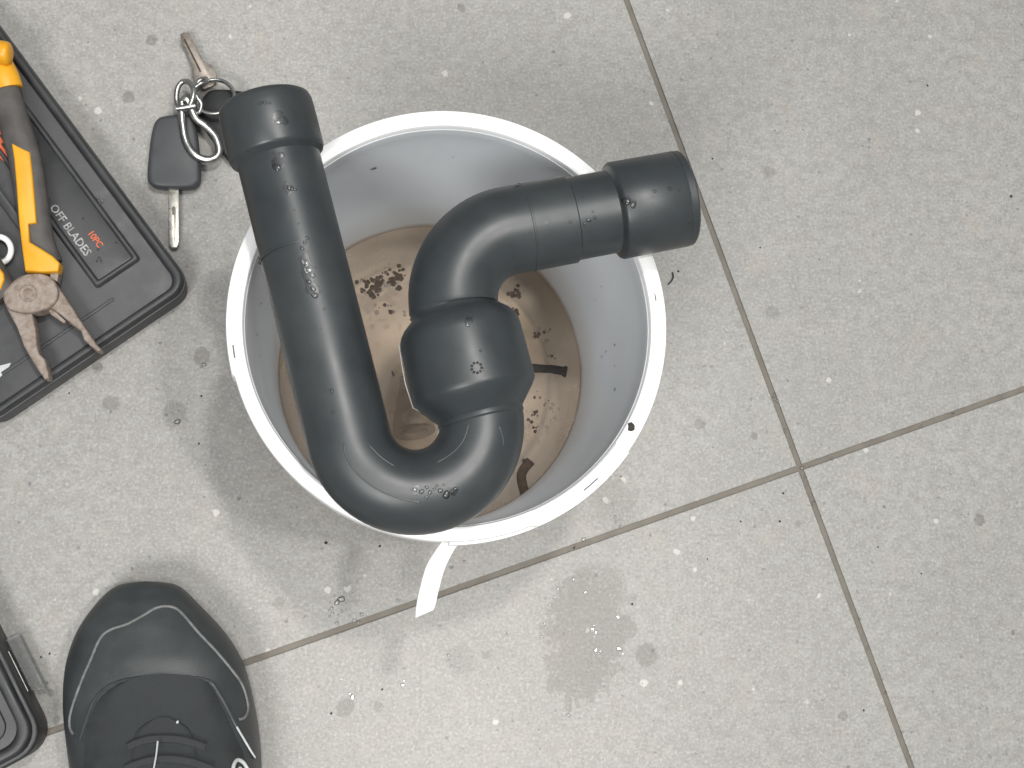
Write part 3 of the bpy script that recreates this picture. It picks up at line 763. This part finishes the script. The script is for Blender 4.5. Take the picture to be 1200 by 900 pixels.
# left grip, mostly out of the picture
path = catmull([P(10, 348, ZP + .004), P(-10, 322, ZP + .004), P(-32, 280, ZP + .005), P(-52, 220, ZP + .006), P(-66, 150, ZP + .006), P(-72, 96, ZP + .006)], 8); nP = len(path)
V, F = tube(path, [(.0085 + .0014 * math.sin(min(1, i / nP * 1.2) * math.pi)) for i in range(nP - 2)] + [.0075, .004], 18, squash=.72)
g2 = link('grip', V, F, M['rubber'], pl)
V, F = prism(poly_px([(-2, 312), (4, 320), (5, 327), (1, 338), (-6, 346), (-20, 330), (-30, 300), (-22, 296)], ZP + .0115), ZP + .003, ZP + .0115, .0014, 0, 3)
link('yellow_inlay', V, F, M['yellow'], g2)
# another yellow handle poking in above the case
V, F = tube(catmull([P(14, 63, .045), P(4, 62, .0445), P(-20, 58, .043), P(-60, 50, .040), P(-110, 40, .036)], 7), [.0012, .0042, .0056, .0064, .0069, .0071, .0072] + [.0073] * 18 + [.007] * 4, 22)
th = empty('tool_handle', P(-50, 52, .03), 'rounded yellow tool handle poking in at the left edge, above the pliers', 'tool handle')
link('handle', V, F, M['yellow'], th)
V, F = tube([P(-108, 40, .0362), P(-170, 30, .031), P(-260, 14, .0308)], .003, 10); link('shank', V, F, M['chrome'], th)

# ------------------------------------------------------------------ second case corner, lower left
A2 = P(70, 868, 0); B2 = P(0, 726, 0); f1 = (B2 - A2).normalized(); f2 = Vector((f1.y, -f1.x, 0))
if f2.x > 0: f2 = -f2
A2 = Vector((A2.x, A2.y, 0))
c2e = empty('storage_case', A2 + f1 * .08 + f2 * .08, 'black plastic case corner with clear latch, left of the shoe', 'tool case')
o2 = lambda i, r: rrect(A2, f1, f2, i, .2 - i, i, .15 - i, r)
V, F = prism(o2(.0005, .017), 0, .0285, .002, -.0005, 3); link('tray', V, F, M['case_dark'], c2e)
V, F = ring_prism(o2(.004, .015), o2(.010, .012), .026, .033, .2, .3); link('rim', V, F, M['case_dark'], c2e)
V, F = prism(o2(.016, .009), .027, .0305, .001); link('lid_panel', V, F, M['case_dark'], c2e)
V, F = prism([Vector((q.x, q.y)) for q in (A2 + f1 * .034 - f2 * .0005, A2 + f1 * .068 - f2 * .0005, A2 + f1 * .068 - f2 * .0085, A2 + f1 * .030 - f2 * .0085)], .004, .012, .001, 0, 2)
link('clear_latch', V, F, M['clear'], c2e)
V, F = tube([A2 + f1 * .034 - f2 * .0008 + Vector((0, 0, .021)), A2 + f1 * .060 - f2 * .0008 + Vector((0, 0, .021))], .0004, 8); link('edge_highlight', V, F, M['chrome'], c2e)  # thin bright rod painting a highlight line along the case edge

# ------------------------------------------------------------------ work shoe
ZS = .030
Ls = [(150, 682.5), (136, 685), (124, 693), (113, 704), (96, 726), (85, 746), (78, 768), (74, 786), (72, 820), (75, 854), (82, 896), (92, 950), (100, 1000), (102, 1060), (100, 1110), (106, 1150), (124, 1185), (150, 1203)]
Rs = [(188, 681.5), (204, 684), (216, 692), (227, 704), (255, 732), (270, 752), (281, 770), (288, 788), (297, 825), (302, 856), (306, 896), (304, 950), (296, 1000), (286, 1060), (282, 1110), (276, 1150), (258, 1185), (232, 1203)]
Lw = catmull([P(169, 681, ZS)] + [P(u, v, ZS) for u, v in Ls] + [P(190, 1207, ZS)], 4)
Rw = catmull([P(170, 681, ZS)] + [P(u, v, ZS) for u, v in Rs] + [P(191, 1207, ZS)], 4)
for _ in range(6):
    full = Lw + Rw[::-1]; m_ = len(full)
    sm_ = [(full[i - 1] + full[i] * 2 + full[(i + 1) % m_]) / 4 for i in range(m_)]
    Lw, Rw = sm_[:len(Lw)], sm_[len(Lw):][::-1]
shoe = empty('work_shoe', P(185, 940, 0), 'black leather work shoe toe with grey piping, at the bottom left', 'shoe')
nR = len(Lw)
tv = [0.0]
for i in range(1, nR): tv.append(tv[-1] + (((Lw[i] + Rw[i]) - (Lw[i - 1] + Rw[i - 1])) / 2).length)
TL = tv[-1]
def lerp(tbl, x):
    for (a_, b_), (c_, d_) in zip(tbl, tbl[1:]):
        if x <= c_:
            t_ = (x - a_) / (c_ - a_) if c_ > a_ else 0; t_ = max(0, min(1, t_)); return b_ + (d_ - b_) * t_
    return tbl[-1][1]
HT = [(0, .030), (.004, .036), (.012, .042), (.025, .048), (.045, .055), (.07, .060), (.09, .066), (.11, .076), (.13, .087), (.16, .100), (.20, .105), (.25, .100), (TL - .02, .095), (TL, .085)]
V, F = [], []; SG = 40
for i in range(nR):
    c_ = (Lw[i] + Rw[i]) / 2; hw = (Rw[i] - Lw[i]) / 2; h = lerp(HT, tv[i])
    for k_ in range(SG + 1):
        a_ = math.pi * k_ / SG
        ca, sa = math.cos(a_), math.sin(a_)
        ex_ = math.copysign(abs(ca) ** .80, ca); ez = sa ** .72
        V.append(Vector((c_.x - hw.x * ex_, c_.y - hw.y * ex_, .020 + (h - .020) * ez)))
for i in range(nR - 1):
    for k_ in range(SG):
        F.append((i * (SG + 1) + k_, i * (SG + 1) + k_ + 1, (i + 1) * (SG + 1) + k_ + 1, (i + 1) * (SG + 1) + k_))
F.append(tuple((nR - 1) * (SG + 1) + k_ for k_ in range(SG + 1)))
upper = link('upper', V, F, M['leather'], shoe)
loopo = [Vector((q.x, q.y)) for q in Lw] + [Vector((q.x, q.y)) for q in reversed(Rw)]
# drop duplicates
lo = []
for q in loopo:
    if not lo or (q - lo[-1]).length > .0008: lo.append(q)
if (lo[0] - lo[-1]).length < .0008: lo.pop()
cc = sum(lo, Vector((0, 0))) / len(lo)
V, F = prism([cc + (q - cc) * .992 for q in lo], .0, .0225, .003, -.002, 3)
link('outsole', V, F, M['shoe_sole'], shoe)
bvs = bvh_of([upper])
def piping(pts, r, name, mat, lift=.0002, par=shoe, n=6, sq=1.0):
    q = on_surface(pts, bvs, lift, n)
    V, F = tube(q, r, 8, squash=sq); return link(name, V, F, mat, par)
piping([(86, 860), (82, 850), (84, 832), (95, 800), (106, 774), (115, 753), (122, 743), (132, 737), (150, 731), (170, 720), (182, 713), (194, 710.5), (206, 713), (216, 722), (232, 741), (252, 762), (272, 786), (283, 802), (289, 820), (290, 832), (286, 841), (280, 843)], .00085, 'toe_piping', M['piping'])
# toe cap overlay (smooth leather) inside the piping
def patch(rows, lift, name, mat, nx=24, bow=None):
    V, F = [], []; m = 0
    for (y, xl, xr) in rows:
        for k_ in range(nx + 1):
            f_ = k_ / nx
            u_ = xl + (xr - xl) * f_; v_ = y + (bow(y, f_) if bow else 0)
            l_, nn = hit(bvs, u_, v_)
            if l_ is None: l_, nn = P(u_, v_, .03), Vector((0, 0, 1))
            edge = min(1, min(f_, 1 - f_) * 8)
            V.append(l_ + nn * (lift * edge - .0004 * (1 - edge)))
        m += 1
    for i in range(m - 1):
        for k_ in range(nx):
            F.append((i * (nx + 1) + k_, i * (nx + 1) + k_ + 1, (i + 1) * (nx + 1) + k_ + 1, (i + 1) * (nx + 1) + k_))
    return link(name, V, F, mat, shoe)
rows = []
for i in range(30):
    y = 800 + i * 9
    xl = lerp([(800, 140), (812, 118), (830, 106), (855, 95), (900, 92), (1100, 118)], y); xr = lerp([(800, 246), (812, 256), (840, 270), (885, 292), (930, 292), (1100, 268)], y)
    rows.append((y, xl, xr))
patch(rows, .0018, 'vamp', M['shoe_mesh'], 28, lambda y, f_: -10 * math.sin(math.pi * f_) * max(0, 1 - (y - 800) / 120))
piping([(94, 868), (100, 848), (110, 822), (122, 808), (140, 799), (165, 794), (195, 792), (225, 794), (246, 799), (256, 812), (266, 830), (276, 850), (286, 868), (297, 888)], .0009, 'vamp_seam', M['seam'], .0004)
piping([(276, 852), (284, 866), (292, 880), (297, 888)], .0006, 'stitch', M['lace_tip'], .0010)
# padded tongue, laces
rows = [(842 + i * 6, lerp([(842, 184), (846, 170), (855, 156), (870, 148), (1060, 138)], 842 + i * 6 - 0), lerp([(842, 200), (846, 214), (855, 228), (870, 236), (1060, 252)], 842 + i * 6)) for i in range(38)]
patch(rows, .0030, 'tongue', M['shoe_mesh'], 20)
bvs = bvh_of([c_ for c_ in shoe.children])
for pts in (((150, 876), (170, 868), (192, 866), (215, 868), (240, 876)), ((146, 902), (170, 893), (195, 890), (222, 893), (248, 902)), ((144, 930), (170, 922), (196, 919), (224, 922), (250, 930)), ((142, 960), (170, 952), (196, 949), (224, 952), (252, 960))):
    piping(pts, .0024, 'lace', M['lace'], .0006, sq=.5)
piping([(185.5, 872), (184.5, 882), (183, 893), (181, 905)], .0005, 'lace_end', M['lace_tip'], .0042)
V, F = dome(*hit(bvs, 208, 846), .0009, .0008, 8, 3, 1); link('eyelet_rivet', V, F, M['lace_tip'], shoe)
# white woven mark at the side: a loop with a slanted stroke
q = [(272, 906), (273, 897), (277, 891), (283, 893), (288, 900), (292, 908)]
piping(q, .0011, 'side_mark', M['lace_tip'], .0006)
piping([(279, 908), (280, 900), (284, 905)], .0008, 'side_mark', M['lace_tip'], .0006)

# ------------------------------------------------------------------ beads of water and grit on the floor
parts = []; rd = random.Random(21)
DR = [(188, 402, 1.6), (239, 427, 2.4), (236, 430, 1.6), (130, 483, 1.6), (208, 494, 3.2), (195, 486, 1.5), (395, 706, 3), (400, 702, 3.6), (389, 713, 1.8), (386, 722, 1.4), (395, 730, 1.8), (415, 727, 2), (424, 720, 2), (410, 722, 1.5), (400, 716, 1.6), (420, 730, 1.4), (392, 698, 1.4), (467, 703, 1.8), (529, 665, 2), (544, 658, 1.6), (684, 632, 2.4), (721, 606, 1.8), (728, 617, 1.8), (722, 611, 1.4), (413, 817, 2.6), (410, 813, 1.6), (472, 803, 2.2), (474, 798, 1.4), (400, 796, 1.4), (526, 768, 1.8), (525, 774, 1.6), (529, 780, 1.3), (537, 770, 1.3), (538, 783, 1.2),
      (672, 679, 1.8), (654, 690, 1.8), (650, 700, 1.6), (644, 709, 1.4), (686, 694, 1.8), (638, 731, 1.7), (635, 746, 1.4), (637, 760, 1.3), (694, 737, 1.9), (698, 741, 1.4), (698, 762, 2), (725, 760, 2.2), (724, 723, 1.7), (666, 838, 2), (908, 463, 2), (911, 470, 1.6), (906, 468, 1.5), (954, 590, 1.8), (940, 548, 2.2), (1080, 500, 1.8), (975, 538, 1.6), (1008, 725, 1.4), (1038, 812, 1.6), (1017, 760, 1.3), (920, 505, 1.6), (245, 745, 1.3), (55, 800, 1.4)]
for (u, v, r) in DR:
    w = P(u, v, 0); parts.append(dome((w.x, w.y, 0), (0, 0, 1), r / 1700, r / 1700 * .45, 10, 3, rd.random(), .3))
for (u, v, s_, n_) in ((690, 735, 50, 26), (405, 716, 20, 16), (700, 615, 30, 6), (215, 480, 20, 6), (940, 560, 30, 8)):
    for k_ in range(n_):
        w = P(u + rd.gauss(0, s_ * .6), v + rd.gauss(0, s_ * .7), 0); r = rd.uniform(.5, 1.1) / 1840
        parts.append(dome((w.x, w.y, 0), (0, 0, 1), r, r * .55, 7, 2, rd.random(), .3))
V, F = join(parts); fb = link('floor_droplets', V, F, M['bead']); fb['kind'] = 'stuff'; fb['label'] = 'clear water droplets scattered on the grey floor tiles'; fb['category'] = 'droplets'
parts = []
GR = [(874, 183, .0005), (1087, 100, .0011), (941, 152, .0006), (908, 153, .0006), (835, 186, .0010), (867, 178, .0005), (740, 500, .0022), (1185, 230, .0014), (918, 578, .0012), (914, 611, .0011), (868, 611, .0009), (1029, 641, .0009), (741, 708, .0011), (448, 808, .001), (388, 836, .0012), (445, 640, .0012), (382, 636, .0016), (673, 642, .0009), (236, 464, .0010), (795, 318, .0012), (233, 520, .001), (58, 766, .001), (48, 770, .001), (891, 290, .0009)]
for (u, v, r) in GR:
    z = ZR + .0006 if (u, v) == (740, 500) else .0004
    w = P(u, v, z); parts.append(lump((w.x, w.y, z), r * (1 if z > .1 else .62), u * 3.1, .5, 8, 5))
for k_ in range(14):
    u, v = rd.uniform(0, 1200), rd.uniform(0, 900); w = P(u, v, 0)
    if math.hypot(w.x, w.y) < .12: continue
    parts.append(lump((w.x, w.y, .0002), rd.uniform(.0003, .0007), k_ + .5, .5, 6, 4))
V, F = join(parts); gt = link('grit', V, F, M['black_bits']); gt['kind'] = 'stuff'; gt['label'] = 'dark grit specks on the floor tiles and bucket rim'; gt['category'] = 'grit'
# fibre on the floor right of the bucket
V, F = tube(catmull([P(783, 333, .0006), P(787, 329, .0012), P(789, 324, .001), P(788, 319, .0006)], 4), .0005, 6)
tag(link('fibre', V, F, M['black_bits']), 'tiny dark fibre on the floor beside the right bucket rim', 'fibre')
# specks of dirt on the bucket wall
